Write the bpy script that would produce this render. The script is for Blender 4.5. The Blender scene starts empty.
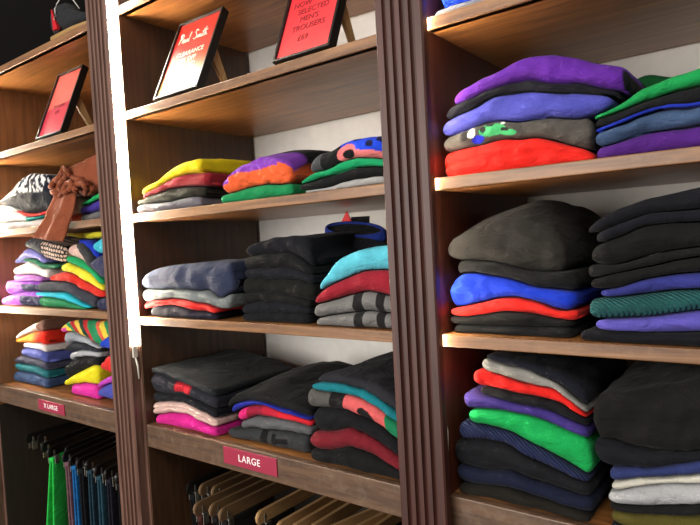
import bpy, bmesh, math, random
from mathutils import Vector, Matrix, noise

random.seed(7)
SC = bpy.context.scene
COL = SC.collection
Z0 = 1.5                                   # height of the survey origin above the floor

# ------------------------------------------------------------------ camera survey
FPX, YAW, PITCH, ROLL = 585.7, -0.644, -0.0373, -0.0552
CAM = Vector((0.554, -1.0, 0.0196))
_f = Vector((math.sin(YAW)*math.cos(PITCH), math.cos(YAW)*math.cos(PITCH), math.sin(PITCH)))
_r = Vector((math.cos(YAW), -math.sin(YAW), 0)); _u = _r.cross(_f)
_c, _s = math.cos(ROLL), math.sin(ROLL)
CR, CU = _c*_r + _s*_u, -_s*_r + _c*_u

def ray(px, py):
    return _f + CR*((px-350)/FPX) + CU*((262.5-py)/FPX)
def at_y(px, py, Y):
    d = ray(px, py); return CAM + d*((Y-CAM.y)/d.y)
def at_z(px, py, Z):
    d = ray(px, py); return CAM + d*((Z-CAM.z)/d.z)

# ------------------------------------------------------------------ helpers
def lin(c):
    return tuple(((v/255)/12.92 if v/255 <= .04045 else ((v/255+.055)/1.055)**2.4) for v in c)

MATS = {}
def mat_base(name):
    m = bpy.data.materials.new(name); m.use_nodes = True
    nt = m.node_tree; return m, nt, nt.nodes['Principled BSDF']

def fabric(rgb, kind='wool'):
    key = ('fab', rgb, kind)
    if key in MATS: return MATS[key]
    m, nt, b = mat_base('knit_%d_%d_%d' % rgb if rgb else 'patterned_knit')
    N, L = nt.nodes, nt.links
    tc = N.new('ShaderNodeTexCoord')
    n1 = N.new('ShaderNodeTexNoise'); n1.inputs['Scale'].default_value = 22; n1.inputs['Detail'].default_value = 5
    n2 = N.new('ShaderNodeTexNoise'); n2.inputs['Scale'].default_value = 420; n2.inputs['Detail'].default_value = 2
    L.new(tc.outputs['Object'], n1.inputs['Vector']); L.new(tc.outputs['Object'], n2.inputs['Vector'])
    mr = N.new('ShaderNodeMapRange'); mr.inputs['To Min'].default_value = .72; mr.inputs['To Max'].default_value = 1.28
    L.new(n1.outputs['Fac'], mr.inputs['Value'])
    mr2 = N.new('ShaderNodeMapRange'); mr2.inputs['To Min'].default_value = .75; mr2.inputs['To Max'].default_value = 1.25
    L.new(n2.outputs['Fac'], mr2.inputs['Value'])
    mu = N.new('ShaderNodeMath'); mu.operation = 'MULTIPLY'
    L.new(mr.outputs[0], mu.inputs[0]); L.new(mr2.outputs[0], mu.inputs[1])
    mx = N.new('ShaderNodeVectorMath'); mx.operation = 'SCALE'
    if rgb:
        mx.inputs[0].default_value = tuple(v*(.38 if max(rgb) < 70 else .74) for v in lin(rgb))
    else:
        at = N.new('ShaderNodeAttribute'); at.attribute_name = 'Col'
        L.new(at.outputs['Color'], mx.inputs[0])
    L.new(mu.outputs[0], mx.inputs['Scale'])
    L.new(mx.outputs[0], b.inputs['Base Color'])
    b.inputs['Roughness'].default_value = .88
    b.inputs['Sheen Weight'].default_value = .03
    b.inputs['Sheen Roughness'].default_value = .5
    b.inputs['Specular IOR Level'].default_value = .2
    bp = N.new('ShaderNodeBump'); bp.inputs['Strength'].default_value = .35; bp.inputs['Distance'].default_value = .0015
    if kind == 'knit':
        w = N.new('ShaderNodeTexWave'); w.inputs['Scale'].default_value = 70; w.inputs['Distortion'].default_value = 1.5
        w.bands_direction = 'DIAGONAL'
        L.new(tc.outputs['Object'], w.inputs['Vector']); L.new(w.outputs['Fac'], bp.inputs['Height'])
        bp.inputs['Strength'].default_value = .8; bp.inputs['Distance'].default_value = .004
    else:
        L.new(n2.outputs['Fac'], bp.inputs['Height'])
    n3 = N.new('ShaderNodeTexNoise'); n3.inputs['Scale'].default_value = 26; n3.inputs['Detail'].default_value = 3; n3.inputs['Distortion'].default_value = .8
    mp3 = N.new('ShaderNodeMapping'); mp3.inputs['Scale'].default_value = (1, .8, 1.9); mp3.inputs['Rotation'].default_value = (0, .35, 0)
    L.new(tc.outputs['Object'], mp3.inputs['Vector']); L.new(mp3.outputs[0], n3.inputs['Vector'])
    b3 = N.new('ShaderNodeBump'); b3.inputs['Strength'].default_value = .55; b3.inputs['Distance'].default_value = .012
    L.new(n3.outputs['Fac'], b3.inputs['Height']); L.new(b3.outputs[0], bp.inputs['Normal'])
    L.new(bp.outputs[0], b.inputs['Normal'])
    MATS[key] = m; return m

def plain(name, rgb, rough=.5, metal=0.0, emit=0.0, spec=.5):
    if name in MATS: return MATS[name]
    m, nt, b = mat_base(name)
    N, L = nt.nodes, nt.links
    tc = N.new('ShaderNodeTexCoord'); n = N.new('ShaderNodeTexNoise'); n.inputs['Scale'].default_value = 30
    L.new(tc.outputs['Object'], n.inputs['Vector'])
    mr = N.new('ShaderNodeMapRange'); mr.inputs['To Min'].default_value = .9; mr.inputs['To Max'].default_value = 1.1
    L.new(n.outputs['Fac'], mr.inputs['Value'])
    mx = N.new('ShaderNodeVectorMath'); mx.operation = 'SCALE'; mx.inputs[0].default_value = lin(rgb)
    L.new(mr.outputs[0], mx.inputs['Scale']); L.new(mx.outputs[0], b.inputs['Base Color'])
    b.inputs['Roughness'].default_value = rough; b.inputs['Metallic'].default_value = metal
    b.inputs['Specular IOR Level'].default_value = spec
    if emit:
        b.inputs['Emission Color'].default_value = (1, .87, .68, 1); b.inputs['Emission Strength'].default_value = emit
    MATS[name] = m; return m

def wood(name, dark, light, axis='X', rough=.38, wear=None, scale=1.0, coat=0.0):
    if name in MATS: return MATS[name]
    m, nt, b = mat_base(name)
    N, L = nt.nodes, nt.links
    tc = N.new('ShaderNodeTexCoord'); mp = N.new('ShaderNodeMapping')
    sc = {'X': (1.5, 22, 22), 'Y': (22, 1.5, 22), 'Z': (22, 22, 1.5)}[axis]
    mp.inputs['Scale'].default_value = tuple(v*scale for v in sc)
    L.new(tc.outputs['Object'], mp.inputs['Vector'])
    n = N.new('ShaderNodeTexNoise'); n.inputs['Scale'].default_value = 3; n.inputs['Detail'].default_value = 8; n.inputs['Roughness'].default_value = .65
    n.inputs['Distortion'].default_value = .6
    L.new(mp.outputs[0], n.inputs['Vector'])
    cr = N.new('ShaderNodeValToRGB'); cr.color_ramp.elements[0].position = .34; cr.color_ramp.elements[1].position = .68
    cr.color_ramp.elements[0].color = lin(dark)+(1,); cr.color_ramp.elements[1].color = lin(light)+(1,)
    L.new(n.outputs['Fac'], cr.inputs['Fac'])
    out = cr.outputs['Color']
    if wear:                               # scuffed pale patches
        n2 = N.new('ShaderNodeTexNoise'); n2.inputs['Scale'].default_value = 38; n2.inputs['Detail'].default_value = 6; n2.inputs['Roughness'].default_value = .75
        L.new(tc.outputs['Object'], n2.inputs['Vector'])
        c2 = N.new('ShaderNodeValToRGB'); c2.color_ramp.elements[0].position = .5; c2.color_ramp.elements[1].position = .7
        c2.color_ramp.elements[1].color = (.45, .45, .45, 1)
        L.new(n2.outputs['Fac'], c2.inputs['Fac'])
        mi = N.new('ShaderNodeMix'); mi.data_type = 'RGBA'
        L.new(c2.outputs['Color'], mi.inputs['Factor']); L.new(out, mi.inputs['A']); mi.inputs['B'].default_value = lin(wear)+(1,)
        out = mi.outputs['Result']
    L.new(out, b.inputs['Base Color'])
    b.inputs['Roughness'].default_value = rough
    b.inputs['Coat Weight'].default_value = coat; b.inputs['Coat Roughness'].default_value = .25
    bp = N.new('ShaderNodeBump'); bp.inputs['Strength'].default_value = .12; bp.inputs['Distance'].default_value = .002
    L.new(n.outputs['Fac'], bp.inputs['Height']); L.new(bp.outputs[0], b.inputs['Normal'])
    MATS[name] = m; return m

def link(name, bm, mat, parent=None, smooth=False):
    me = bpy.data.meshes.new(name)
    bmesh.ops.recalc_face_normals(bm, faces=bm.faces)
    bm.to_mesh(me); bm.free()
    if mat: me.materials.append(mat)
    if smooth:
        for p in me.polygons: p.use_smooth = True
    o = bpy.data.objects.new(name, me); COL.objects.link(o)
    if parent: o.parent = parent
    return o

def empty(name, loc, label, cat, group=None):
    o = bpy.data.objects.new(name, None); COL.objects.link(o)
    o.empty_display_size = .05; o.location = loc
    tag(o, label, cat, group); return o

def tag(o, label, cat, group=None):
    o['label'] = label; o['category'] = cat
    if group: o['group'] = group
    return o

def box(bm, a, b, bev=0.0):
    r = bmesh.ops.create_cube(bm, size=1)
    vs = r['verts']
    for v in vs:
        v.co = Vector(((a[i]+b[i])/2 + v.co[i]*(b[i]-a[i]) for i in range(3)))
    if bev:
        es = list({e for v in vs for e in v.link_edges})
        bmesh.ops.bevel(bm, geom=es, offset=bev, segments=2, affect='EDGES', profile=.5)
    return bm

def boxbm(a, b, bev=0.0):
    return box(bmesh.new(), a, b, bev)

def tube(bm, pts, rad, seg=8, closed=False):
    pts = [Vector(p) for p in pts]; rings = []; n = len(pts)
    for i, p in enumerate(pts):
        a = pts[max(0, i-1)]; c = pts[min(n-1, i+1)]
        t = (c-a).normalized()
        ref = Vector((0, 0, 1)) if abs(t.z) < .9 else Vector((1, 0, 0))
        s = t.cross(ref).normalized(); q = s.cross(t)
        rr = rad[i] if isinstance(rad, (list, tuple)) else rad
        rings.append([bm.verts.new(p + (s*math.cos(2*math.pi*k/seg) + q*math.sin(2*math.pi*k/seg))*rr) for k in range(seg)])
    for i in range(n-1):
        for k in range(seg):
            bm.faces.new((rings[i][k], rings[i][(k+1) % seg], rings[i+1][(k+1) % seg], rings[i+1][k]))
    bm.faces.new(rings[0][::-1]); bm.faces.new(rings[-1])
    return bm

def prism(bm, poly, z0, z1):
    """poly in x,y extruded z0..z1"""
    a = [bm.verts.new((x, y, z0)) for x, y in poly]; b = [bm.verts.new((x, y, z1)) for x, y in poly]
    n = len(poly)
    for i in range(n):
        bm.faces.new((a[i], a[(i+1) % n], b[(i+1) % n], b[i]))
    bm.faces.new(a[::-1]); bm.faces.new(b)
    return bm

def text_mesh(name, body, size, mat, parent, M, align='CENTER', shear=0.0, depth=.0004, space=1.0):
    cu = bpy.data.curves.new(name, 'FONT'); cu.body = body; cu.size = size
    cu.align_x = align; cu.align_y = 'CENTER'; cu.extrude = depth; cu.shear = shear; cu.space_character = space
    tmp = bpy.data.objects.new(name, cu); COL.objects.link(tmp)
    dg = bpy.context.evaluated_depsgraph_get()
    me = bpy.data.meshes.new_from_object(tmp.evaluated_get(dg))
    bpy.data.objects.remove(tmp)
    me.materials.clear(); me.materials.append(mat)
    o = bpy.data.objects.new(name, me); COL.objects.link(o)
    o.matrix_world = M
    o.parent = parent
    return o

# ------------------------------------------------------------------ the room
def structure(name, bm, mat):
    o = link(name, bm, mat); o['kind'] = 'structure'; return o

structure('floor', boxbm((-6, -5, -.05), (4, .56, 0)), wood('floor_boards', (60, 42, 30), (96, 70, 50), 'X', .45))
structure('wall_back', boxbm((-6, .515, 0), (4, .56, 3.2)), plain('white_plaster', (232, 228, 222), .9))

# ------------------------------------------------------------------ shelving
W_SHELF = wood('shelf_wood', (104, 64, 33), (170, 114, 62), 'X', .33)
W_EDGE = wood('shelf_wood_worn', (92, 60, 35), (146, 102, 62), 'X', .42, wear=(140, 104, 74))
W_FASCIA = wood('fascia_wood', (64, 45, 33), (104, 77, 56), 'X', .45, wear=(124, 108, 90))
W_PANEL = wood('panel_wood', (56, 37, 24), (84, 57, 37), 'Z', .45)
W_PANEL_R = wood('panel_wood_red', (62, 28, 18), (92, 44, 26), 'Z', .45)
W_UNLIT = wood('panel_wood_unlit', (10, 7, 6), (16, 11, 9), 'Z', .9)  # the unlit top compartment's shade painted as near-black wood
W_PANEL_LIT = wood('panel_wood_lit', (112, 76, 46), (146, 102, 64), 'Z', .5)  # paler copy of the panel wood, its lit look put into the colour
W_SHADED = wood('panel_wood_shaded', (30, 22, 17), (46, 34, 26), 'Z', .6)  # darker copy of the panel wood, shade below the lowest shelf painted in
W_PIL_LIT = wood('mahogany_lit', (82, 57, 48), (120, 90, 78), 'Z', .32)  # mahogany with hazy reflected light mixed into the colour
W_PIL = wood('mahogany', (50, 22, 16), (78, 40, 30), 'Z', .5)

ZT = {'E': .733, 'A': .429, 'B': .131, 'C': -.168, 'D': -.4874}
TH = {'E': .0229, 'A': .0229, 'B': .0229, 'C': .0229, 'D': .0669}
DZ = {0: dict(E=0, A=-.0046, B=.0011, C=.0059, D=.009), 1: dict(E=0, A=.0021, B=.0004, C=-.0027, D=-.005), 2: dict(E=0, A=.0026, B=-.0015, C=-.0032, D=.0009)}
BAYX = {0: (-2.00, -1.107), 1: (-.989, -.078), 2: (.010, .95)}
def shelf_z(bay, lev): return ZT[lev] + DZ[bay][lev]

unit = empty('shelving_unit', (-.5, .25, 0), 'built-in dark wood shelving with fluted uprights holding the folded jumpers', 'shelving')
unit.matrix_world = Matrix.Translation((-.5, .25, 0))
def upart(name, bm, mat, label=None):
    bmesh.ops.translate(bm, verts=bm.verts, vec=(.5, -.25, 0))
    o = link(name, bm, mat, unit)
    if label: o['label'] = label
    return o

def pilaster(x0, x1, yf, yb, body_x1):
    w = x1-x0; pts = []
    nfl = 4; m = .013; pitch = (w-2*m)/nfl; g = pitch*.30
    pts.append((x0, yf+.003)); pts.append((x0+.003, yf))
    for i in range(nfl):
        c = x0+m+pitch*(i+.5)
        for k in range(9):
            a = math.pi*k/8
            pts.append((c-g*math.cos(a), yf+.009*math.sin(a)))
    pts += [(x1-.003, yf), (x1, yf+.003), (x1, yb), (x0, yb)]
    bm = prism(bmesh.new(), pts, 0, 2.9)
    if body_x1 is not None:
        box(bm, (x0+.01, yb, 0), (body_x1, .50, 2.9))
    return bm

upart('pilaster', pilaster(-2.118, -2.013, -.03, -.002, -2.0), W_PIL_LIT)
upart('pilaster', pilaster(-1.108, -1.001, -.03, -.002, -.989), W_PIL_LIT, 'fluted upright with a glowing light strip along its right side')
upart('pilaster', pilaster(-.082, .022, -.03, -.010, .010), W_PIL, 'dark reddish fluted upright in the middle of the shelving')
upart('pilaster', pilaster(.94, 1.044, -.03, -.002, 1.03), W_PIL)
# facing boards of the bays' sides
for x0, x1, mt, zlo, zhi in ((-2.0, -1.996, W_SHADED, 0, .94), (-2.0, -1.996, W_PANEL_LIT, .94, 2.235), (-2.0, -1.992, W_UNLIT, 2.236, 2.9), (-.989, -.985, W_PANEL, 0, 2.9), (.010, .014, W_PANEL_R, 0, 2.9)):
    upart('side_panel', boxbm((x0, .0, zlo), (x1, .50, zhi)), mt)
for x0, x1, mt in ((-1.1115, -1.098, W_PANEL), (-.0835, -.07, W_PANEL), (.928, .944, W_PANEL_R)):
    upart('side_panel', boxbm((x0, .004, 0), (x1, .50, 2.9)), mt)
upart('back_panel', boxbm((-2.0, .502, 0), (-1.10, .51, 2.235)), W_PANEL_LIT)
upart('back_panel', boxbm((-.98, .502, 0), (-.09, .51, .99)), W_SHADED)  # dark board added over the wall, standing for shade behind the hangers
upart('back_panel', boxbm((.02, .502, 0), (.92, .51, .99)), W_SHADED)  # shade on the lower wall, again as an added dark board
upart('back_panel', boxbm((-2.0, .502, 2.236), (-1.10, .51, 2.9)), W_UNLIT, 'back of the top left compartment with its shade painted black')
for bay in range(3):
    xa, xb = BAYX[bay]
    for lev in 'EABCD':
        zt = shelf_z(bay, lev)+Z0; th = TH[lev]
        s = upart('shelf', boxbm((xa+.004, .004, zt-.0229), (xb-.006, .50, zt), .0015), W_SHELF)
        lip = boxbm((xa+.004, 0, zt-th), (xb-.006, .022, zt+.0002), .002)
        bmesh.ops.translate(lip, verts=lip.verts, vec=(.5, -.25, 0))
        l = link('front_edge', lip, W_FASCIA if lev == 'D' else W_EDGE, s)
    rail = tube(bmesh.new(), [(xa+.004, .29, Z0-.60), (xb-.006, .29, Z0-.60)], .008, 12)
    upart('hanging_rail', rail, plain('rail_steel', (120, 118, 112), .35, .9))

# ------------------------------------------------------------------ light strips
M_LED = plain('lit_diffuser', (255, 250, 240), .5, 0, 260)
M_LED2 = plain('lit_diffuser_slim', (255, 250, 240), .5, 0, 130)
M_CAP = plain('white_plastic', (215, 210, 195), .4)
def light_strip(x0, x1, y0, y1, z0, z1, label, mled=None):
    r = empty('light_strip', ((x0+x1)/2, (y0+y1)/2, z0), label, 'light')
    def P(name, a, b, mt, bev=.002):
        bm = boxbm(a, b, bev); bmesh.ops.translate(bm, verts=bm.verts, vec=-r.location)
        return link(name, bm, mt, r)
    P('diffuser', (x0, y0, z0), (x1, y1, z1), mled or M_LED)
    P('end_cap', (x0, y0, z0-.035), (x1, y1, z0), M_CAP)
    pl = tube(bmesh.new(), [((x0+x1)/2, (y0+y1)/2, z0-.034), ((x0+x1)/2+.003, (y0+y1)/2+.004, z0-.06), ((x0+x1)/2, (y0+y1)/2+.008, z0-.10)], [.0028, .003, .0025], 8)
    bmesh.ops.translate(pl, verts=pl.verts, vec=-r.location)
    link('plug', pl, M_CAP, r, True)
    return r
light_strip(-1.000, -.994, -.022, -.006, Z0-.255, 2.75, 'glowing white strip light on the right side of the left fluted upright')
light_strip(-2.012, -2.001, -.026, -.004, Z0-.30, 2.15, 'white strip light at the far left edge of the shelving')
light_strip(.0105, .0155, -.0088, -.0006, Z0-.30, 2.75, 'thin strip light tucked behind the middle dark red upright', M_LED2)

# ------------------------------------------------------------------ garments
def curve(pts, Y):
    return [(p.x, p.z) for p in (at_y(a, b, Y) for a, b in pts)]
def ev(c, x):
    if len(c) == 1: return c[0][1]
    if x <= c[0][0]: i = 0
    elif x >= c[-1][0]: i = len(c)-2
    else:
        i = 0
        while i < len(c)-2 and x > c[i+1][0]: i += 1
    (x0, z0), (x1, z1) = c[i], c[i+1]
    t = (x-x0)/(x1-x0)
    t = max(-.35, min(1.35, t))
    return z0+(z1-z0)*t
def evs(c, x, h=.012):
    return (ev(c, x-h)+2*ev(c, x)+ev(c, x+h))/4

def garment(label, group, top, bot, xl, xr, color, yf, depth, zs, name='folded_sweater', cat='sweater', lobes=1, slope=.0, wr=.0, ht=None,
            cfn=None, kind='wool', gap=.0014, wrinkle=1.0, nu=None, parent=None, minz=None):
    w = xr-xl
    nu = nu or (130 if cfn else 40)
    nf, nt_, nb = (30 if cfn else 12), (18 if cfn else 13), 6
    rx = min(.013, w*.09)
    us = []
    ne = 6
    for i in range(ne): us.append((1-math.cos(math.pi/2*i/ne))*rx/w)
    for i in range(nu+1): us.append(rx/w + (1-2*rx/w)*i/nu)
    for i in range(ne): us.append(1-(1-math.cos(math.pi/2*(ne-1-i)/ne))*rx/w)
    seed = random.random()*50
    bm = bmesh.new(); rings = []; cols = []
    sd = Vector((seed, seed*.7, seed*1.3))
    for u in us:
        x = xl + w*u
        zt, zb = evs(top, x)-gap, evs(bot, x)+gap
        if minz is not None: zb = max(zb, minz)
        if zt-zb < .005: zt = zb+.005
        d = min(u, 1-u)*w/rx
        e = math.sqrt(max(0, 1-(1-min(1, d))**2)); e = .30+.70*e
        zm = (zt+zb)/2 if zb-zs > .004 else zb+(zt-zb)*.3
        t = (zt-zb)
        zt2, zb2 = zm+(zt-zm)*e, zm-(zm-zb)*e
        t2 = zt2-zb2
        dc = min(u, 1-u)*w
        rc = .020
        yo = 0
        if dc < rc: yo = rc*(1-math.sqrt(max(0, 1-(1-dc/rc)**2)))*.6
        yfr, yba = yf+yo, yf+depth-yo
        R = min(t2*.55, .018)
        ring = []; rc_ = []
        def k(y): return 1+slope*max(0, (y-yf)/depth)
        def put(y, z, ww, v, surf):
            zz = zs+(z-zs)*k(y)
            fl = min(1, max(0, (zz-zs)/.02))
            dz = (.0042*noise.noise(Vector((x*9, y*9, zz*5)))+.0022*noise.noise(Vector((x*26+3, y*22, zz*9))))*fl
            if surf == 't':
                if wr: dz += wr*(noise.noise(Vector((x*13, y*11, 0))+sd)+.5*noise.noise(Vector((x*30, y*24, 3))+sd))*min(1, v*4)*min(1, dc/.03)
                if ht: dz += ht(u, v)
            dy = 0
            if surf == 'f':
                dy = wrinkle*(.0060*noise.noise(Vector((x*16, zz*34, 0))+sd)+.0030*noise.noise(Vector((x*52, zz*60, 5))+sd))
            ring.append(bm.verts.new((x + .002*noise.noise(Vector((y*20, zz*40, 1))+sd), max(y+dy, yf-.004), zz+dz)))
            if cfn: rc_.append(tuple(q_*.8 for q_ in lin(cfn(u, ww, v, surf))))
        for i in range(nf+1):
            ww = (1-math.cos(math.pi*i/nf))/2
            env = 1-math.sqrt(max(0, 1-(2*ww-1)**2))
            y = yfr+R*env
            if lobes > 1:
                q = (ww*lobes) % 1.0 if 0 < i < nf else 0
                gg = 1-math.sqrt(max(0, 1-(2*q-1)**2))
                y = yfr+R*(.62*env+.5*gg/lobes*1.6*(1-env))
            put(y, zb2+t2*ww, ww, 0, 'f')
        y0, y1 = yfr+R, yba-R
        for i in range(1, nt_+1):
            v = i/nt_; put(y0+(y1-y0)*v, zt2, 1, v, 't')
        for i in range(1, nb):
            ww = (1+math.cos(math.pi*i/nb))/2
            env = 1-math.sqrt(max(0, 1-(2*ww-1)**2))
            put(yba-R*env, zb2+t2*ww, ww, 1, 'b')
        for i in range(nb+1):
            v = 1-i/nb; put(y0+(y1-y0)*v, zb2, 0, v, 'u')
        rings.append(ring); cols.append(rc_)
    n = len(rings[0])
    for i in range(len(rings)-1):
        for j in range(n):
            bm.faces.new((rings[i][j], rings[i+1][j], rings[i+1][(j+1) % n], rings[i][(j+1) % n]))
    bm.faces.new(rings[0]); bm.faces.new(rings[-1][::-1])
    # object origin at its base, in the middle
    org = Vector(((xl+xr)/2, yf+depth/2, min(v.co.z for v in bm.verts)))
    bm.verts.index_update()
    flat = [c for rr in cols for c in rr]
    bmesh.ops.translate(bm, verts=bm.verts, vec=-org)
    o = link(name, bm, fabric(None if cfn else color, kind), parent, True)
    o.location = org+Vector((0, 0, Z0))
    if cfn:
        a = o.data.color_attributes.new('Col', 'FLOAT_COLOR', 'POINT')
        for i, c in enumerate(flat): a.data[i].color = (*c, 1)
    if label: tag(o, label, cat, group)
    return o

BUILT = {}
def stack(key, bay, lev, yf, bounds, items, group, depth=.33, slope=.0, last_on_shelf=True, xmin=None, xmax=None):
    zs = shelf_z(bay, lev)
    xmin = max(xmin if xmin is not None else -9, {0: -1.988, 1: -.980, 2: .019}[bay])
    xmax = min(xmax if xmax is not None else 9, {0: -1.116, 1: -.090, 2: .92}[bay])
    cs = [curve(b, yf) for b in bounds]
    if last_on_shelf: cs[-1] = [(-3, zs), (3, zs)]
    for i, it in enumerate(items):
        l, r, color, label = it[:4]; op = dict(it[4]) if len(it) > 4 else {}
        t, b = cs[i], cs[i+1]
        if 'bot' in op: b = curve(op.pop('bot'), yf)
        mid = lambda px, c1, c2: at_y(px, 0, yf).x
        def xat(px):
            # iterate: the pixel column leans, so take it at the garment's own height
            z = (bounds[i][0][1]+bounds[i+1][-1][1])/2
            for _ in range(4):
                p = at_y(px, z, yf)
                zz = (ev(t, p.x)+ev(b, p.x))/2
                # back to a pixel row
                d = Vector((p.x, yf, zz))-CAM
                z = 262.5-FPX*d.dot(CU)/d.dot(_f)
            return p.x
        xl, xr = xat(l), xat(r)
        if xmin is not None: xl = max(xl, xmin)
        if xmax is not None: xr = min(xr, xmax)
        y_ = op.pop('yf', yf)
        kw = dict(slope=slope, depth=depth); kw.update(op)
        o = garment(label, group, t, b, xl, xr, color, y_, zs=zs, minz=zs+.0012, **kw)
        BUILT[(key, i)] = o

# ---- colour layouts of the patterned knits
def c_orange_purple(u, w, v, s):
    if s == 'f':
        lim = .60+.10*math.sin(u*9)-(.25 if u < .12 else 0)+.12*(u > .85)
        if w < lim: return (238, 100, 52)
        return (128, 60, 175)
    if s == 't':
        if v < .16: return (128, 60, 175)
        return (14, 13, 16) if v < .8 or u < .5 else (60, 150, 50)
    return (180, 80, 50)
def c_camo(u, w, v, s):
    if s == 't' and v > .5: return (30, 60, 190)
    if u < .16: return (78, 78, 82)
    if s == 'u' or s == 'b': return (22, 22, 24)
    h = w + (v*1.6 if s == 't' else 0)
    def el(cx, cy, rx, ry): return math.hypot((u-cx)/rx, (h-cy)/ry) < 1
    if el(.52, .26, .075, .24): return (20, 20, 22)
    if el(.50, .34, .125, .46) or (u > .5 and h < .40-.30*(u-.5)): return (238, 128, 128)
    if el(.60, 1.05, .06, .18) or el(.80, .62, .05, .17) or el(.72, 1.15, .06, .16) or el(.93, .95, .07, .25): return (16, 18, 60)
    if u > .40+.10*(1-h): return (30, 72, 220)
    return (22, 22, 24)
def c_grey_check(u, w, v, s):
    if .50 < u < .61 or .76 < u < .86: return (28, 27, 28)
    return (116, 114, 112)
def c_charcoal_block(u, w, v, s):
    if .45 < u < .53 or (.58 < u < .78 and .3 < w < .62) or (.58 < u < .63 and .2 < w < .85): return (14, 14, 16)
    return (52, 53, 55)
def c_red_patch(u, w, v, s):
    if u < .14: return (225, 40, 120)
    if u < .36: return (160, 28, 58)
    if u < .58: return (190, 30, 55)
    return (215, 34, 48)
def c_logo(u, w, v, s):
    if s == 'f' and .40 < u < .64 and w > .30 or (s == 't' and .40 < u < .64 and v < .05):
        return (190, 30, 45) if int(u*90) % 4 else (120, 18, 28)
    return (36, 36, 44)
def c_intarsia(u, w, v, s):
    if u < .26: return (88, 86, 82)
    if u < .42: return (18, 18, 19)
    if u < .82:
        if math.hypot((u-.64)*7, (w-.3)*1.6) < .55: return (18, 18, 19)
        return (222, 98, 98)
    return (20, 120, 78)
def c_green_patch(u, w, v, s):
    if s == 't' and v > .06 or s in 'ub': return (70, 66, 61)
    def blob(cx, cy, rx, ry): return math.hypot((u-cx)/rx, (w-cy)/ry) < 1
    if blob(.225, .62, .028, .26): return (235, 235, 225)
    if blob(.265, .22, .045, .18): return (28, 40, 190)
    if blob(.36, .80, .03, .13) or blob(.31, .60, .022, .16) or blob(.46, .52, .03, .12): return (34, 34, 35)
    if blob(.38, .52, .10, .34) or blob(.48, .34, .06, .20): return (70, 180, 110)
    if blob(.445, .90, .014, .10): return (235, 235, 225)
    if blob(.17, .62, .03, .3) or blob(.33, .92, .08, .12): return (40, 38, 37)
    return (78, 74, 69)
def c_purple_black(u, w, v, s):
    if u > .975 and w < .9: return (14, 12, 20)
    if s == 't' and v > .3+.3*(1-u): return (14, 13, 22)
    return (92, 36, 150)
def c_red_lit(u, w, v, s): return (225, 40, 30)
def c_white_tan(u, w, v, s):
    return (236, 226, 214) if u < .80 else (150, 110, 95)
def c_orange_red(u, w, v, s):
    t = min(1, max(0, (u-.62)/.25))
    return (245, 140-90*t, 20+10*t)
def c_stripes(u, w, v, s):
    h = w if s == 'f' else 1+v*3
    k = (u*7.5+h*1.2)
    pal = [(30, 140, 90), (228, 100, 70), (236, 210, 70), (30, 140, 90), (190, 40, 50), (236, 200, 80), (20, 60, 50), (190, 40, 45), (30, 130, 80)]
    if u < .13 and w < .55 and s == 'f': return (214, 70, 160)
    return pal[int(k*1.6) % len(pal)]
def c_grey_lit(u, w, v, s): return (150, 152, 160)
def c_dots(u, w, v, s):
    if u < .45: return (52, 54, 60)
    h = w if s == 'f' else 1+v*2.5
    a, b = (u-.45)*17, h*4.2
    if s != 'u' and math.hypot((a+.5*(int(b) % 2)) % 1-.5, b % 1-.5) < .36: return (225, 195, 175)
    return (16, 16, 18)
def c_fairisle(u, w, v, s):
    h = w if s == 'f' else 1+v*2
    if s == 'f' and h < .50: return (40, 41, 46)
    if u > .36+.12*(h-.5) and h < (1.0 if u < .75 else 1.15):
        n = noise.noise(Vector((u*24+h*5, h*7, 4.2)))
        return (230, 228, 226) if n > .05 else ((22, 25, 42) if h < 1.0 else (70, 72, 78))
    return (168, 166, 164)
def c_purple_navy(u, w, v, s):
    return (150, 70, 190) if u < .5 or w > .72 else (38, 38, 78)
def c_white_red(u, w, v, s):
    return (215, 40, 40) if (u > .45 or .35 < w < .6) else (238, 232, 228)
def c_white_teal(u, w, v, s):
    return (240, 236, 232) if u < .66 else (30, 150, 140)
def c_lav_green(u, w, v, s): return (150, 140, 205)

G = 'folded jumpers in the shelving stacks'
ON = 'on the shelf under the framed signs, middle bay'
# ---- middle bay, upper shelf
stack('MB1', 1, 'B', .008, [
    [(141, 190), (156, 181), (166, 170), (180, 161.5), (196, 158.5), (215, 159)],
    [(141, 196), (152, 190), (163, 181), (177, 175.5), (196, 173), (211, 171)],
    [(131, 203), (141, 199), (156, 193), (166, 188), (180, 187), (194, 187), (211, 185)],
    [(131, 206.5), (144, 204), (166, 201), (180, 198.5), (200, 196)],
    [(131, 213), (200, 206)]],
    [(141, 199, (245, 220, 20), 'bright yellow folded jumper lying on a maroon one, top of its stack', dict(wr=.004, ht=lambda u, v: .012*math.sin(v*3)*u)),
     (141, 207, (150, 32, 42), 'maroon folded jumper directly beneath the bright yellow one', {}),
     (131, 202, (62, 60, 48), 'olive grey folded jumper between the maroon one and a pale grey one', {}),
     (131, 199, (112, 108, 116), 'pale lilac-grey folded jumper at the bottom of the yellow-topped stack', {})], G)
stack('MB2', 1, 'B', .008, [
    [(222, 175), (230, 169), (242, 161), (254, 156), (276, 155.5), (288, 159), (298, 165), (309, 164)],
    [(222, 195), (238, 190), (246, 186), (259, 183.5), (280, 184), (300, 182), (307, 177)],
    [(219, 202), (298, 194)]],
    [(222, 307, None, 'ribbed orange and purple folded jumper with a black back', dict(cfn=c_orange_purple, wrinkle=1.8, ht=lambda u, v: .035*math.sin(min(1, v*1.2)*2.6)*(.35+.65*u))),
     (219, 298, (24, 140, 82), 'green folded jumper beneath the orange and purple ribbed one', {})], G, xmax=-.362)
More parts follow.
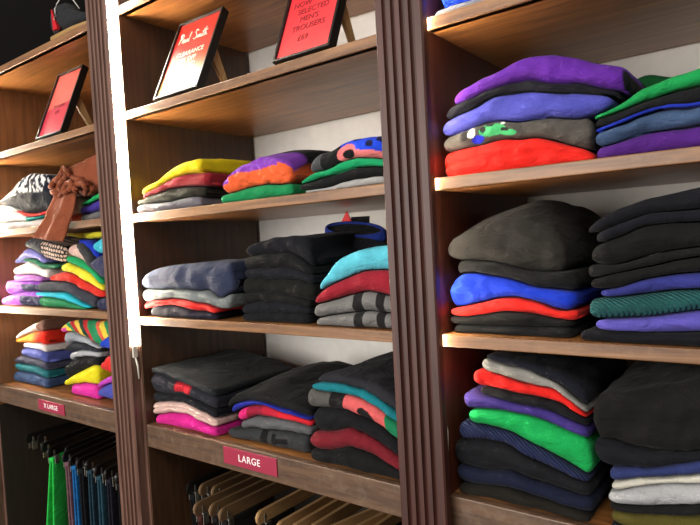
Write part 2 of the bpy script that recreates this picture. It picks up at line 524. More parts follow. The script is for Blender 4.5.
stack('MB3', 1, 'B', .008, [
    [(310, 162), (313, 156), (328, 149.5), (342, 141), (363, 135), (381, 133), (396, 132)],
    [(299, 182), (305, 177.5), (313, 173), (324, 170.5), (340, 161.5), (358, 157), (383, 157), (400, 156.5)],
    [(299, 185), (320, 178.5), (342, 171.5), (361, 166), (383, 166), (400, 165.5)],
    [(297, 191), (320, 189), (343, 182), (361, 177.5), (383, 174.5), (400, 172)],
    [(297, 194), (396, 184)]],
    [(309, 396, None, 'grey and black jumper with a blue and pink abstract pattern', dict(cfn=c_camo, ht=lambda u, v: .014*math.sin(v*3))),
     (299, 396, (22, 160, 100), 'emerald green folded jumper under the blue and pink patterned one', {}),
     (297, 396, (30, 29, 32), 'black folded jumper between emerald green and light grey ones', {}),
     (303, 396, (168, 166, 164), 'light grey folded jumper lowest under the emerald green one', {})], G, xmin=-.358, xmax=-.092)
# ---- middle bay, middle shelf
stack('MC1', 1, 'C', .006, [
    [(137, 283), (143, 275), (153, 269), (169, 265), (193, 262.5), (218, 261.5), (235, 262)],
    [(137, 288), (149, 291), (177, 290), (196, 291.5), (203, 289.5), (212, 295), (219, 299.5), (224, 295), (231, 291)],
    [(139, 303), (150, 302), (168, 299.5), (183, 301), (205, 305), (217, 309), (228, 310)],
    [(142, 310), (152, 307.5), (168, 306), (190, 310.5), (213, 313.5)],
    [(149, 315), (218, 319)]],
    [(137, 231, (48, 55, 80), 'slate blue folded jumper with a drooping corner, top of its stack', dict(wr=.004)),
     (138, 228, (118, 124, 124), 'pale grey folded jumper directly under the slate blue one', {}),
     (142, 216, (215, 38, 36), 'bright red folded jumper squeezed beneath a pale grey one', {}),
     (149, 214, (34, 26, 52), 'dark purple folded jumper at the bottom of the slate-topped stack', {})], G)
NV = (24, 26, 36)
stack('MC2', 1, 'C', .02, [
    [(245, 247), (250, 243), (272, 236.5), (292, 236), (306, 238), (318, 246)],
    [(245, 257), (258, 254), (270, 253.5), (287, 252), (299, 259.5), (316, 273)],
    [(242, 270.5), (258, 267.5), (272, 267), (289, 268), (316, 277)],
    [(242, 280), (258, 278.5), (272, 279), (299, 280), (316, 287)],
    [(241, 296), (259, 292), (283, 294.5), (313, 302.5)],
    [(241, 307), (259, 300), (285, 302), (313, 310)],
    [(241, 315), (262, 313.5), (285, 312), (313, 316)],
    [(240, 320), (313, 325)]],
    [(245, 316, (25, 26, 36), 'navy jumper with a striped blue neckband, top of the dark stack', dict(gap=.0004, wr=.004, ht=lambda u, v: .010*max(0, min(1, (u-.35)*2))*min(1, v*1.6))),
     (243, 316, (26, 26, 28), 'charcoal folded jumper second in the dark stack, under the neckband one', dict(gap=.0004)),
     (242, 316, (28, 29, 40), 'navy folded jumper third from the top of the dark middle stack', dict(gap=.0004)),
     (240, 314, (26, 27, 22), 'dark olive folded jumper in the middle of the dark stack', dict(gap=.0004)),
     (241, 308, (22, 23, 20), 'near-black olive folded jumper third from the bottom of the dark stack', dict(gap=.0004)),
     (241, 308, (26, 28, 38), 'dark navy folded jumper second from the bottom, left of grey checks', dict(gap=.0004)),
     (241, 307, (21, 22, 29), 'blue-black folded jumper lowest in the dark stack, left of grey checks', dict(gap=.0004))], G, xmax=-.325)
stack('MC3', 1, 'C', .012, [
    [(318, 283), (323, 277), (328, 270), (331, 262), (340, 256), (360, 249.5), (386, 244.5), (400, 242)],
    [(315, 297), (320, 290), (330, 284), (337, 281), (362, 272), (379, 270), (389, 271), (402, 273)],
    [(313, 305), (322, 303), (340, 298), (362, 293), (377, 294), (390, 298), (404, 302)],
    [(311, 319), (337, 315), (362, 312.5), (392, 315), (404, 316)],
    [(315, 325), (392, 331)]],
    [(318, 403, (96, 200, 220), 'turquoise folded jumper in front of the blue neckband, stack top', dict(depth=.165)),
     (313, 404, (158, 32, 48), 'crimson folded jumper beneath the turquoise one', dict(depth=.175)),
     (310, 404, None, 'grey jumper with black stripes directly beneath the crimson one', dict(cfn=c_grey_check)),
     (315, 404, None, 'grey black-striped jumper at the very bottom under the turquoise stack', dict(cfn=c_grey_check))], G, xmin=-.321, xmax=-.092)
# ---- middle bay, lowest shelf
stack('MD1', 1, 'D', .014, [
    [(149, 367), (168, 372), (187, 378.5), (205, 388), (221, 395.5)],
    [(149, 373), (168, 379), (187, 385.5), (203, 394), (221, 402.5)],
    [(151, 392.5), (163, 395), (182, 395.5), (197, 403), (222, 416)],
    [(151, 403), (168, 402), (182, 403), (197, 411.5), (212, 420), (222, 423)],
    [(147, 414), (153, 415), (178, 413), (189, 416), (203, 426), (222, 430)],
    [(154, 421), (220, 435)]],
    [(149, 222, (44, 48, 54), 'dark slate jumper lying flat on top, left of the big black one', dict(wr=.003)),
     (150, 222, None, 'charcoal folded jumper with a small red chest patch', dict(cfn=c_logo)),
     (151, 222, (25, 27, 36), 'blue-black folded jumper above the pale pink one', {}),
     (147, 221, (216, 180, 170), 'pale pink folded jumper above a magenta one', dict(lobes=2)),
     (154, 219, (215, 34, 140), 'magenta pink folded jumper lowest in its stack, near LARGE plate', {})], G, slope=-.02, xmax=-.690)
stack('MD2', 1, 'D', .036, [
    [(226, 402), (232, 396), (240, 391), (261, 391.5), (288, 401), (312, 411)],
    [(226, 409), (234, 404), (245, 400), (261, 400.5), (288, 411), (312, 419.5)],
    [(231, 414), (245, 405.5), (263, 404.5), (283, 413), (311, 422)],
    [(238, 422), (254, 416.5), (274, 418), (311, 428)],
    [(240, 430), (247, 428.5), (279, 432), (315, 438)],
    [(226, 434), (308, 455)]],
    [(226, 313, (27, 26, 28), 'large black jumper draped over the stack above the LARGE plate', dict(wr=.006, ht=lambda u, v: .018*math.sin(min(1, v)*1.9))),
     (230, 311, (24, 38, 150), 'thin royal blue jumper peeking out under the large black one', {}),
     (237, 311, None, 'crimson and pink patchwork folded jumper under the royal blue one', dict(cfn=c_red_patch)),
     (239, 311, (96, 97, 100), 'mid grey folded jumper under the crimson and pink patchwork one', {}),
     (226, 307, None, 'charcoal jumper with black block pattern, lowest behind the LARGE plate', dict(cfn=c_charcoal_block))], G, xmin=-.684, xmax=-.372)
stack('MD3', 1, 'D', .010, [
    [(317, 377), (322, 373.5), (346, 376), (369, 383), (398, 399), (406, 404)],
    [(309, 384), (319, 382.5), (338, 384), (361, 390), (398, 415), (406, 421)],
    [(309, 388), (314, 391), (335, 394), (358, 398.5), (381, 414), (399, 427.5), (406, 433)],
    [(308, 407), (329, 410), (346, 411.5), (363, 420), (383, 431.5), (399, 444), (406, 449)],
    [(312, 432), (326, 433), (349, 429), (369, 440), (399, 460), (406, 464)],
    [(309, 449), (326, 453), (349, 448), (381, 463), (399, 472), (406, 475)],
    [(308, 458.5), (399, 485)]],
    [(317, 407, (58, 58, 66), 'slate grey folded jumper over a teal one beside the middle upright', dict(wr=.003)),
     (309, 407, (20, 124, 136), 'teal folded jumper under the slate grey one', {}),
     (306, 407, None, 'intarsia jumper in grey, black, coral pink and green blocks', dict(cfn=c_intarsia)),
     (312, 407, (26, 26, 32), 'black folded jumper between the coral patterned one and maroon one', dict(lobes=1)),
     (309, 407, (118, 24, 36), 'dark maroon folded jumper second from the bottom, beside the middle upright', {}),
     (308, 407, (24, 24, 24), 'black folded jumper lowest under the dark maroon one', {})], G, xmin=-.367, xmax=-.092)
# ---- right bay, upper shelf
stack('RB1', 2, 'B', .03, [
    [(452, 96), (458, 89.7), (496, 70.4), (524, 55), (551, 51.5), (575, 55), (600, 61.5), (629, 66)],
    [(452, 105), (470, 98), (485, 91), (513, 81.5), (532, 78), (546, 81.5), (579, 82), (601, 88), (618, 90)],
    [(444, 119.5), (471, 107.7), (491, 96.6), (521, 89.7), (551, 90), (579, 91), (600, 93), (618, 97)],
    [(437, 137), (460, 131), (482, 120), (513, 120), (546, 116), (579, 117), (612, 106)],
    [(440, 153.5), (466, 146.5), (499, 138), (535, 136.7), (560, 142), (579, 146.4), (592, 151)],
    [(437, 176), (593, 157)]],
    [(452, 628, None, 'vivid purple folded jumper with a dark lining, top of its stack', dict(cfn=c_purple_black, wr=.003)),
     (444, 617, (24, 24, 38), 'navy folded jumper between vivid purple and periwinkle ones', {}),
     (437, 611, (78, 80, 178), 'periwinkle blue folded jumper below a navy one, right bay', {}),
     (440, 591, None, 'grey jumper with green patches and a rumpled right end', dict(cfn=c_green_patch)),
     (437, 592, (224, 34, 24), 'scarlet folded jumper at the bottom of the purple-topped stack', dict(lobes=2))], G, xmin=.018)
stack('RB2', 2, 'B', .03, [
    [(591, 117), (615, 106), (643, 87), (670, 76), (700, 66), (730, 60), (790, 52)],
    [(578, 121), (592, 119.5), (626, 109), (657, 96.6), (679, 89), (700, 85), (790, 74)],
    [(578, 129), (615, 123), (648, 110.5), (676, 105), (700, 103), (790, 92)],
    [(585, 134), (610, 127), (632, 120), (659, 109), (700, 106), (790, 96)],
    [(594, 146), (615, 142), (648, 132.5), (676, 128), (700, 124), (790, 111)],
    [(594, 156), (790, 132)]],
    [(592, 785, (20, 150, 76), 'bright green folded jumper, top of the stack right of the purple', dict(wr=.004)),
     (590, 785, (24, 24, 30), 'black folded jumper under the bright green one, right bay', {}),
     (590, 785, (26, 48, 170), 'thin royal blue jumper above a steel blue one', {}),
     (594, 785, (62, 84, 118), 'steel blue folded jumper with creases above a deep purple one', dict(wrinkle=1.7)),
     (594, 785, (78, 30, 122), 'deep purple folded jumper resting on the shelf beside the scarlet one', {})], G, xmin=.300)
# dark green jumper tucked behind the bright green one
_c = curve([(618, 92), (632, 78), (643, 72), (655, 73), (666, 76), (700, 80)], .20)
_b = [(-3, .215), (3, .215)]
# ---- right bay, middle shelf
stack('RC1', 2, 'C', .024, [
    [(441, 245), (452, 238), (478, 224), (503, 216), (523, 214), (545, 222), (566, 240)],
    [(441, 256.5), (455, 261), (492, 262), (521, 269), (549, 272), (566, 271)],
    [(447, 284), (455, 277), (461, 274), (475, 273.5), (503, 278), (535, 286.5), (580, 293)],
    [(447, 309), (466, 307), (480, 303), (492, 299), (515, 297), (535, 301), (558, 312), (575, 310), (584, 305)],
    [(447, 315.5), (466, 319), (501, 312), (529, 313.5), (561, 320.7), (589, 324)],
    [(447, 324), (492, 326.5), (572, 328)],
    [(446, 331), (569, 337.5)]],
    [(441, 565, (56, 53, 48), 'big soft charcoal jumper sagging over the royal blue one', dict(wr=.005, ht=lambda u, v: .03*math.sin(min(1, v*1.3)*2.2))),
     (455, 578, (26, 26, 27), 'black folded jumper between the big charcoal and royal blue ones', {}),
     (447, 582, (20, 56, 196), 'royal blue rumpled jumper above a bright red one', dict(wrinkle=1.8)),
     (447, 586, (224, 38, 30), 'bright red folded jumper under the rumpled royal blue one', {}),
     (447, 572, (24, 24, 25), 'black folded jumper directly under the bright red one, right bay', {}),
     (453, 572, (26, 27, 28), 'soft black jumper at the bottom of the royal blue stack', {})], G, xmin=.018, xmax=.262)
stack('RC2', 2, 'C', .010, [
    [(587, 227), (600, 217), (615, 208), (656, 195.7), (700, 183.7), (790, 168)],
    [(587, 235), (600, 231), (621, 222), (652, 213), (700, 207.7), (790, 196)],
    [(592, 246), (615, 238), (638, 228), (668, 223), (700, 221.5), (790, 213)],
    [(590, 265), (614, 266), (656, 254), (700, 247), (790, 236)],
    [(587, 281), (614, 274), (659, 265), (700, 257), (790, 246)],
    [(590, 291), (611, 290), (649, 278), (700, 273), (790, 262)],
    [(601, 299), (621, 297), (656, 292), (700, 290), (790, 284)],
    [(590, 321), (621, 319), (656, 316), (700, 311), (790, 306)],
    [(580, 331), (596, 331), (638, 333), (700, 333), (790, 333)],
    [(580, 340), (700, 346.7)]],
    [(587, 785, (25, 25, 35), 'blue-black jumper topmost in the tall dark right-hand stack', dict(wr=.004)),
     (595, 785, (23, 24, 38), 'dark navy jumper second from the top of the tall dark stack', {}),
     (591, 785, (26, 25, 25), 'thick black folded jumper third from the top of the tall stack', {}),
     (587, 785, (28, 27, 27), 'soft black jumper fourth from the top of the tall stack', {}),
     (589, 785, (24, 24, 23), 'black folded jumper lying on the bright navy-blue one, tall stack', {}),
     (600, 785, (50, 54, 130), 'indigo blue folded jumper above a teal ribbed one', {}),
     (588, 785, (32, 88, 88), 'teal chevron-knit folded jumper between indigo and lavender ones', dict(kind='knit')),
     (595, 785, (92, 84, 178), 'lavender blue folded jumper under the teal chevron-knit one', {}),
     (579, 785, (22, 22, 32), 'midnight blue jumper at the bottom of the tall dark stack', {})], G, xmin=.268)
# ---- right bay, lowest shelf
stack('RD1', 2, 'D', .014, [
    [(486, 354), (495, 355), (526, 361), (556, 372), (586, 390)],
    [(486, 360), (502, 365), (519, 367), (532, 371), (556, 384), (584, 410)],
    [(481, 372), (502, 377.5), (522, 382.7), (553, 389), (584, 416)],
    [(472, 386), (502, 391), (536, 396.5), (560, 405), (584, 421)],
    [(478, 395), (508, 401.6), (543, 408.5), (584, 430)],
    [(461, 409), (491, 410), (526, 415), (553, 425.6), (588, 443), (600, 455)],
    [(461, 422), (472, 424), (508, 434), (543, 451), (577, 473.5), (608, 493)],
    [(457, 440), (480, 441), (502, 444.5), (536, 463), (584, 485)],
    [(453, 463), (481, 471), (508, 472), (543, 485.5), (591, 502)],
    [(457, 484), (491, 485.5), (529, 496), (577, 513), (604, 522)],
    [(457, 492), (570, 523)]],
    [(486, 586, (27, 30, 46), 'navy jumper on top of the colourful leaning stack, lower right', {}),
     (480, 586, (140, 138, 132), 'heather grey folded jumper over a bright red one, lower right', {}),
     (472, 586, (224, 32, 26), 'bright red folded jumper beneath the heather grey one', {}),
     (478, 586, (26, 25, 30), 'black folded jumper between bright red and violet ones', {}),
     (461, 588, (62, 46, 122), 'violet folded jumper above a vivid green one', {}),
     (467, 606, (18, 168, 82), 'vivid green folded jumper slanting down to the right', {}),
     (457, 588, (32, 40, 78), 'navy ribbed jumper directly beneath the vivid green one', dict(kind='knit')),
     (453, 590, (24, 25, 32), 'black folded jumper third from the bottom, under the navy ribbed one', {}),
     (455, 600, (26, 34, 66), 'dark blue folded jumper second from the bottom, leaning stack', {}),
     (457, 588, (40, 36, 28), 'dark olive jumper at the bottom of the leaning colourful stack', {})], G, xmin=.018, xmax=.277)
stack('RD2', 2, 'D', .012, [
    [(586, 402), (595, 397), (604, 394), (638, 390), (700, 385), (790, 378)],
    [(586, 437), (604, 442), (638, 451), (700, 456), (790, 460)],
    [(590, 460), (608, 470), (650, 469), (700, 463), (790, 462)],
    [(609, 484), (638, 479), (673, 477), (700, 477), (790, 478)],
    [(611, 494), (638, 487), (669, 483), (700, 486), (790, 488)],
    [(607, 504.5), (638, 508), (700, 507), (790, 510)],
    [(609, 513), (700, 517), (790, 525)],
    [(609, 525), (700, 540), (790, 552)],
    [(609, 538), (700, 563)]],
    [(586, 785, (30, 28, 26), 'very thick black jumper on top at the lower right corner', dict(wr=.004, wrinkle=2.2)),
     (591, 785, (25, 25, 35), 'navy folded jumper under the very thick black one', dict(lobes=1)),
     (609, 785, (44, 54, 104), 'denim blue jumper over a cream one, lower right corner', {}),
     (611, 785, (206, 202, 188), 'thin cream folded jumper between denim blue and pale grey', {}),
     (607, 785, (176, 176, 178), 'pale grey folded jumper beneath the thin cream one', {}),
     (609, 785, (28, 28, 30), 'black jumper below the pale grey one, lower right corner', {}),
     (610, 785, (84, 76, 28), 'mustard olive jumper at the bottom edge, lower right corner', {}),
     (610, 785, (26, 27, 36), 'dark navy jumper lowest in the lower right corner stack', {})], G, xmin=.284)
# ---- right bay, top shelf (only the lower folds in view)
stack('RA1', 2, 'A', .02, [
    [(431, -34), (470, -52), (560, -70)],
    [(431, 7), (437, 9), (455, 3), (478, -4), (560, -30)],
    [(428, 17), (560, -30)]],
    [(437, 560, (28, 70, 215), 'cobalt blue jumper at the very top of the right bay', {}),
     (430, 560, (120, 122, 132), 'grey jumper under the cobalt blue one, top of right bay', {})], G, xmin=.018)

# ---- left bay (the left ends stand against the side panel)
LX = -1.988
stack('LB1', 0, 'B', .02, [
    [(-6, 203), (0, 199), (10, 188), (19, 177), (27, 173), (40, 173.5), (56, 177)],
    [(-6, 206), (0, 205), (10, 207), (22, 213), (39, 213), (56, 207)],
    [(-6, 213), (12, 211), (26, 217), (40, 216), (50, 214)],
    [(-6, 223), (25, 221), (45, 217)],
    [(0, 229), (45, 225)]],
    [(-2, 48, None, 'rumpled grey jumper with a black and white pattern, left of brown one', dict(cfn=c_fairisle, wr=.006)),
     (-4, 46, None, 'white and red folded jumper under the rumpled black-and-white one', dict(cfn=c_white_red)),
     (-6, 42, None, 'white jumper with a teal end above the shelf, far left', dict(cfn=c_white_teal)),
     (-6, 40, (214, 204, 198), 'off-white jumper lowest in the far left stack', {})], G, xmin=LX)
stack('LB2', 0, 'B', .03, [
    [(44, 200), (60, 199), (78, 197)],
    [(44, 217), (78, 214.5)],
    [(44, 226), (76, 222)]],
    [(56, 77.5, (222, 200, 170), 'cream folded garment showing right of the hanging brown sleeve', {}),
     (56, 76, (226, 78, 30), 'orange folded garment under the cream one behind the brown sleeve', {})], G, depth=.25)
stack('LB3', 0, 'B', .03, [
    [(79, 205), (88, 199), (100, 191.5), (112, 185)],
    [(79, 207), (88, 203), (100, 198.5), (112, 193)],
    [(79, 215.5), (100, 209.5), (112, 206)],
    [(80, 221), (110, 216)]],
    [(79, 112, (20, 170, 92), 'green folded jumper under the crumpled brown one', {}),
     (79, 112, (62, 44, 140), 'violet-blue folded jumper below a green one, left bay', {}),
     (79, 112, (94, 92, 96), 'grey folded jumper at the bottom, right of the brown sleeve', {})], G, depth=.25, xmax=-1.116)
stack('LC1', 0, 'C', .03, [
    [(24, 243), (28, 237.5), (38, 239), (50, 243), (66, 246)],
    [(14, 262), (18, 254), (24, 248), (34, 252), (43, 259), (60, 263), (68, 263)],
    [(15, 263), (24, 258.5), (34, 259.5), (43, 264), (60, 264.5)],
    [(13, 267), (24, 261), (34, 265), (40, 269), (58, 268.5)],
    [(13, 274), (34, 275.5), (46, 278)],
    [(13, 281), (26, 281), (40, 282)],
    [(2, 297), (10, 294), (22, 291), (38, 292)],
    [(0, 307), (42, 304)]],
    [(24, 64, None, 'charcoal jumper with pale dots, top of the pastel stack, left bay', dict(cfn=c_dots)),
     (14, 44, (142, 138, 208), 'lavender folded jumper under the dotted charcoal one', {}),
     (22, 57, (24, 112, 74), 'dark green folded jumper between lavender and white ones', {}),
     (12, 47, (236, 226, 220), 'white folded jumper in the pastel stack, left bay', {}),
     (12, 39, (196, 120, 204), 'lilac pink folded jumper under the white one', {}),
     (5, 39, None, 'puffy purple and navy jumper second from the bottom, left bay', dict(cfn=c_purple_navy)),
     (0, 41, None, 'puffy purple and navy jumper at the bottom of the pastel stack', dict(cfn=c_purple_navy))], G, xmin=LX)
stack('LC2', 0, 'C', .024, [
    [(65, 256), (72, 256.5), (84, 263), (101, 280)],
    [(60, 265), (65, 262), (75, 266.5), (84, 271), (101, 286)],
    [(50, 275), (58, 272), (70, 273.5), (84, 282.5), (102, 292)],
    [(36, 282), (50, 280.5), (67, 283), (84, 292), (96, 298), (104, 298)],
    [(34, 292), (50, 291.5), (64, 293), (76, 299.5), (90, 307.5)],
    [(35, 295.5), (50, 297), (67, 301.5), (86, 308)],
    [(39, 306), (84, 311)]],
    [(65, 101, (28, 166, 98), 'emerald folded jumper above a lemon yellow one, left bay', {}),
     (59, 102, (244, 226, 56), 'lemon yellow folded jumper above a tomato red one', {}),
     (48, 103, (218, 44, 30), 'tomato red folded jumper under the lemon yellow one', {}),
     (37, 93, (60, 62, 72), 'charcoal folded jumper under the tomato red one', {}),
     (34, 88, (28, 186, 206), 'bright cyan folded jumper under a charcoal one', {}),
     (38, 84, (18, 130, 76), 'grass green folded jumper lowest under the bright cyan one', {})], G, xmax=-1.20)
def single(key, bay, lev, yf, top, bot, l, r, color, label, **kw):
    zs = shelf_z(bay, lev)
    t, b = curve(top, yf), curve(bot, yf)
    xl, xr = at_y(l, top[0][1], yf).x, at_y(r, top[-1][1], yf).x
    kw.setdefault('depth', .2)
    if bay == 0: xr = min(xr, -1.116)
    o = garment(label, G, t, b, xl, xr, color, yf, zs=zs, minz=zs+.001, **kw); BUILT[(key, 0)] = o; return o
single('LC3', 0, 'C', .03, [(67, 246), (72, 243), (80, 246), (86, 256)], [(67, 256), (72, 257), (80, 261), (87, 266)], 67, 86, (222, 184, 172), 'pale pink rolled jumper leaning between emerald and charcoal ones')
single('LC4', 0, 'C', .012, [(75, 242), (79, 243), (85, 252), (89, 262)], [(75, 246), (80, 256), (85, 267), (88, 271)], 75, 89, (70, 70, 70), 'grey jumper folded on edge beside the pale pink roll', depth=.1)
single('LC5', 0, 'C', .03, [(77, 238.5), (86, 240), (95, 249)], [(77, 244), (86, 250), (95, 260)], 77, 96, (24, 52, 180), 'royal blue jumper sliding down beneath the olive yellow one')
single('LC6', 0, 'C', .05, [(64, 233), (84, 232), (110, 231)], [(64, 235.5), (77, 238), (90, 239), (110, 237)], 65, 110, (206, 196, 40), 'olive yellow jumper squeezed under the shelf, left bay')
single('LC7', 0, 'C', .012, [(91, 244), (97, 238), (104, 234), (112, 232)], [(91, 251), (97, 254), (104, 252.5), (112, 251)], 91, 112, (64, 190, 214), 'sky blue rolled jumper at the left fluted upright')
single('LC8', 0, 'C', .005, [(89, 263), (94, 256), (104, 252.5), (112, 252)], [(89, 268), (95, 276), (104, 279), (112, 280)], 89, 112, (46, 50, 84), 'navy rolled jumper under the sky blue one at the upright')
single('LC9', 0, 'C', .012, [(95, 300), (104, 296), (112, 294)], [(93, 312), (112, 314)], 94, 112, (38, 42, 72), 'navy folded end on the shelf right of the charcoal jumper')
stack('LD1', 0, 'D', .055, [
    [(15, 336), (26, 327), (39, 320), (51, 320), (59, 326)],
    [(15, 340), (31, 332), (43, 332), (55, 340), (66, 350)],
    [(16, 343), (29, 344), (39, 344), (50, 353), (57, 361), (70, 366)],
    [(19, 350), (23, 348), (38, 350.5), (55, 362)],
    [(14, 358), (20, 356), (39, 361.5), (50, 369), (56, 372)],
    [(13, 363), (34, 366.5), (49, 374), (56, 376)],
    [(10, 372), (15, 371.5), (31, 374), (48, 381)],
    [(8, 379), (46, 385.5)]],
    [(15, 58, None, 'cream and tan folded jumper on top of the orange one', dict(cfn=c_white_tan, wr=.004)),
     (15, 68, None, 'bright orange folded jumper turning red at its right side', dict(cfn=c_orange_red)),
     (22, 56, (238, 230, 226), 'white folded jumper under the bright orange one', {}),
     (19, 55, (82, 90, 164), 'cornflower blue folded jumper under a white one, left bay', {}),
     (13, 51, (66, 66, 84), 'grey folded jumper between cornflower blue and teal ones', {}),
     (14, 50, (24, 100, 108), 'teal folded jumper second from the bottom under the orange', {}),
     (8, 48, (52, 72, 108), 'steel blue folded jumper lowest under the orange, left bay', {})], G, xmin=LX, xmax=-1.705)
stack('LD2', 0, 'D', .05, [
    [(60, 328), (65, 322), (77, 319.5), (106, 322), (112, 322)],
    [(60, 333), (69, 332), (84, 338), (98, 347), (112, 349)],
    [(63, 347), (70, 342), (84, 344), (98, 350)],
    [(64, 352), (72, 353), (77, 350), (98, 352.5)],
    [(66, 364), (76, 357), (98, 358)],
    [(63, 381), (76, 372), (90, 366), (108, 368)],
    [(63, 386), (81, 383.5), (97, 387), (108, 388)],
    [(70, 389.5), (97, 395)]],
    [(60, 112, None, 'multicoloured striped jumper on top, left bay lowest shelf', dict(cfn=c_stripes)),
     (63, 98, (160, 164, 172), 'pale grey jumper under the multicoloured striped one', {}),
     (64, 98, (54, 56, 66), 'charcoal jumper between two pale grey ones under the stripes', {}),
     (68, 98, (176, 178, 182), 'silver grey jumper above the black one, beneath the stripes', {}),
     (64, 98, (26, 27, 30), 'black jumper between silver grey and lemon ones, left bay', {}),
     (63, 97, (236, 222, 28), 'lemon coloured jumper above the hot pink one', {}),
     (70, 97, (220, 46, 160), 'hot pink jumper on the shelf above the hanging trousers', {})], G, xmin=-1.695)
single('LD3', 0, 'D', .03, [(97, 342), (104, 337), (112, 334)], [(97, 347), (104, 350), (112, 350)], 97, 113, (24, 66, 196), 'royal blue bundle at the left fluted upright, under the stripes', depth=.12)
single('LD4', 0, 'D', .03, [(99, 364), (104, 357), (113, 352)], [(99, 369), (105, 373), (113, 374)], 99, 113, (222, 50, 46), 'red bundle at the left fluted upright', depth=.014+.1)
single('LD5', 0, 'D', .03, [(96, 385), (103, 378), (114, 374)], [(96, 389), (104, 385), (114, 382)], 96, 114, (200, 70, 190), 'orchid pink bundle beneath the red one at the upright', depth=.11)
single('LD6', 0, 'D', .03, [(96, 389), (104, 385), (114, 382)], [(96, 397), (104, 400), (114, 402)], 96, 114, (74, 80, 170), 'periwinkle bundle on the shelf beneath the orchid pink one', depth=.11)
_o = single('RB3', 2, 'B', .215, [(618, 92), (632, 78), (643, 72), (655, 73), (668, 76), (730, 70)], [(618, 100), (730, 96)], 619, 730, (16, 92, 44), 'dark green jumper showing behind the bright green one', depth=.12)

# ---- neckband, tags on the navy jumper
nav = BUILT[('MC2', 0)]
def on(o, name, bm, mat, smooth=True):
    bmesh.ops.translate(bm, verts=bm.verts, vec=-o.location)
    return link(name, bm, mat, o, smooth)
yc = .235
sho = garment(None, None, [(-.53, .026), (-.45, .034), (-.36, .034), (-.29, .022), (-.22, .000)], [(-.53, .006), (-.34, .004), (-.31, -.050), (-.22, -.056)],
              -.525, -.228, (25, 26, 36), .188, .20, shelf_z(1, 'C'), name='shoulder', slope=.07, wr=.003)
sho.parent = nav; sho.location = sho.location-nav.location
c0 = at_y(353, 229, yc); cl = at_y(326, 232, yc); crr = at_y(386, 238, yc)
ax = (crr-cl)/2; up = Vector((0, .55, .83)); ctr = (cl+crr)/2+Vector((0, .0, .011))
rr = ax.length
def ring(k, scale, lift):
    a = math.pi*(1.0+k)
    return ctr + ax.normalized()*math.cos(a)*rr*scale + Vector((0, .75, .42)).normalized()*math.sin(a)*rr*.36*scale + Vector((0, -.3, .9))*lift
bm = bmesh.new(); R0 = []
prof = [(1.0, -.014), (1.03, -.006), (1.0, .003), (.95, .008), (.88, .008), (.84, .0)]
for i in range(41):
    k = i/40*2
    R0.append([bm.verts.new(ring(k, s_, l_)+Vector((0, 0, Z0))) for s_, l_ in prof])
for i in range(40):
    for j in range(len(prof)-1):
        bm.faces.new((R0[i][j], R0[i][j+1], R0[i+1][j+1], R0[i+1][j]))
nb = on(nav, 'neckband', bm, fabric((28, 48, 130))); nb['label'] = 'blue neckband with a fine green stripe'
bm = bmesh.new(); R1 = []
for i in range(41):
    k = i/40*2; R1.append([bm.verts.new(ring(k, s_, l_)+Vector((0, 0, Z0))) for s_, l_ in ((1.0, .0042), (.97, .0068))])
for i in range(40): bm.faces.new((R1[i][0], R1[i][1], R1[i+1][1], R1[i+1][0]))
st = on(nb, 'stripe', bm, fabric((70, 120, 60))); st.location = st.location - nb.location
st.parent = nav
bm = bmesh.new(); vs = [bm.verts.new(ring(i/20, .86, .002)+Vector((0, 0, Z0))) for i in range(40)]; bm.faces.new(vs)
on(nav, 'lining', bm, fabric((14, 14, 18)))
bm = bmesh.new()
pp = [at_y(a, b, yc+.06)+Vector((0, 0, Z0)) for a, b in ((338, 229), (354, 228), (346.5, 211))]
vs = [bm.verts.new(p) for p in pp]+[bm.verts.new(p+Vector((0, .004, 0))) for p in pp]
bm.faces.new(vs[:3]); bm.faces.new(vs[3:][::-1])
for i in range(3): bm.faces.new((vs[i], vs[(i+1) % 3], vs[3+(i+1) % 3], vs[3+i]))
on(nav, 'swing_tag', bm, plain('red_card', (225, 30, 26), .6), False)['label'] = 'small red tag at the neck'
bm = bmesh.new()
pp = [at_y(a, b, yc+.065)+Vector((0, 0, Z0)) for a, b in ((351, 217), (369, 216), (369, 228), (351, 228))]
vs = [bm.verts.new(p) for p in pp]+[bm.verts.new(p+Vector((0, .003, 0))) for p in pp]
bm.faces.new(vs[:4]); bm.faces.new(vs[4:][::-1])
for i in range(4): bm.faces.new((vs[i], vs[(i+1) % 4], vs[4+(i+1) % 4], vs[4+i]))
on(nav, 'neck_label', bm, fabric((30, 30, 30)), False)

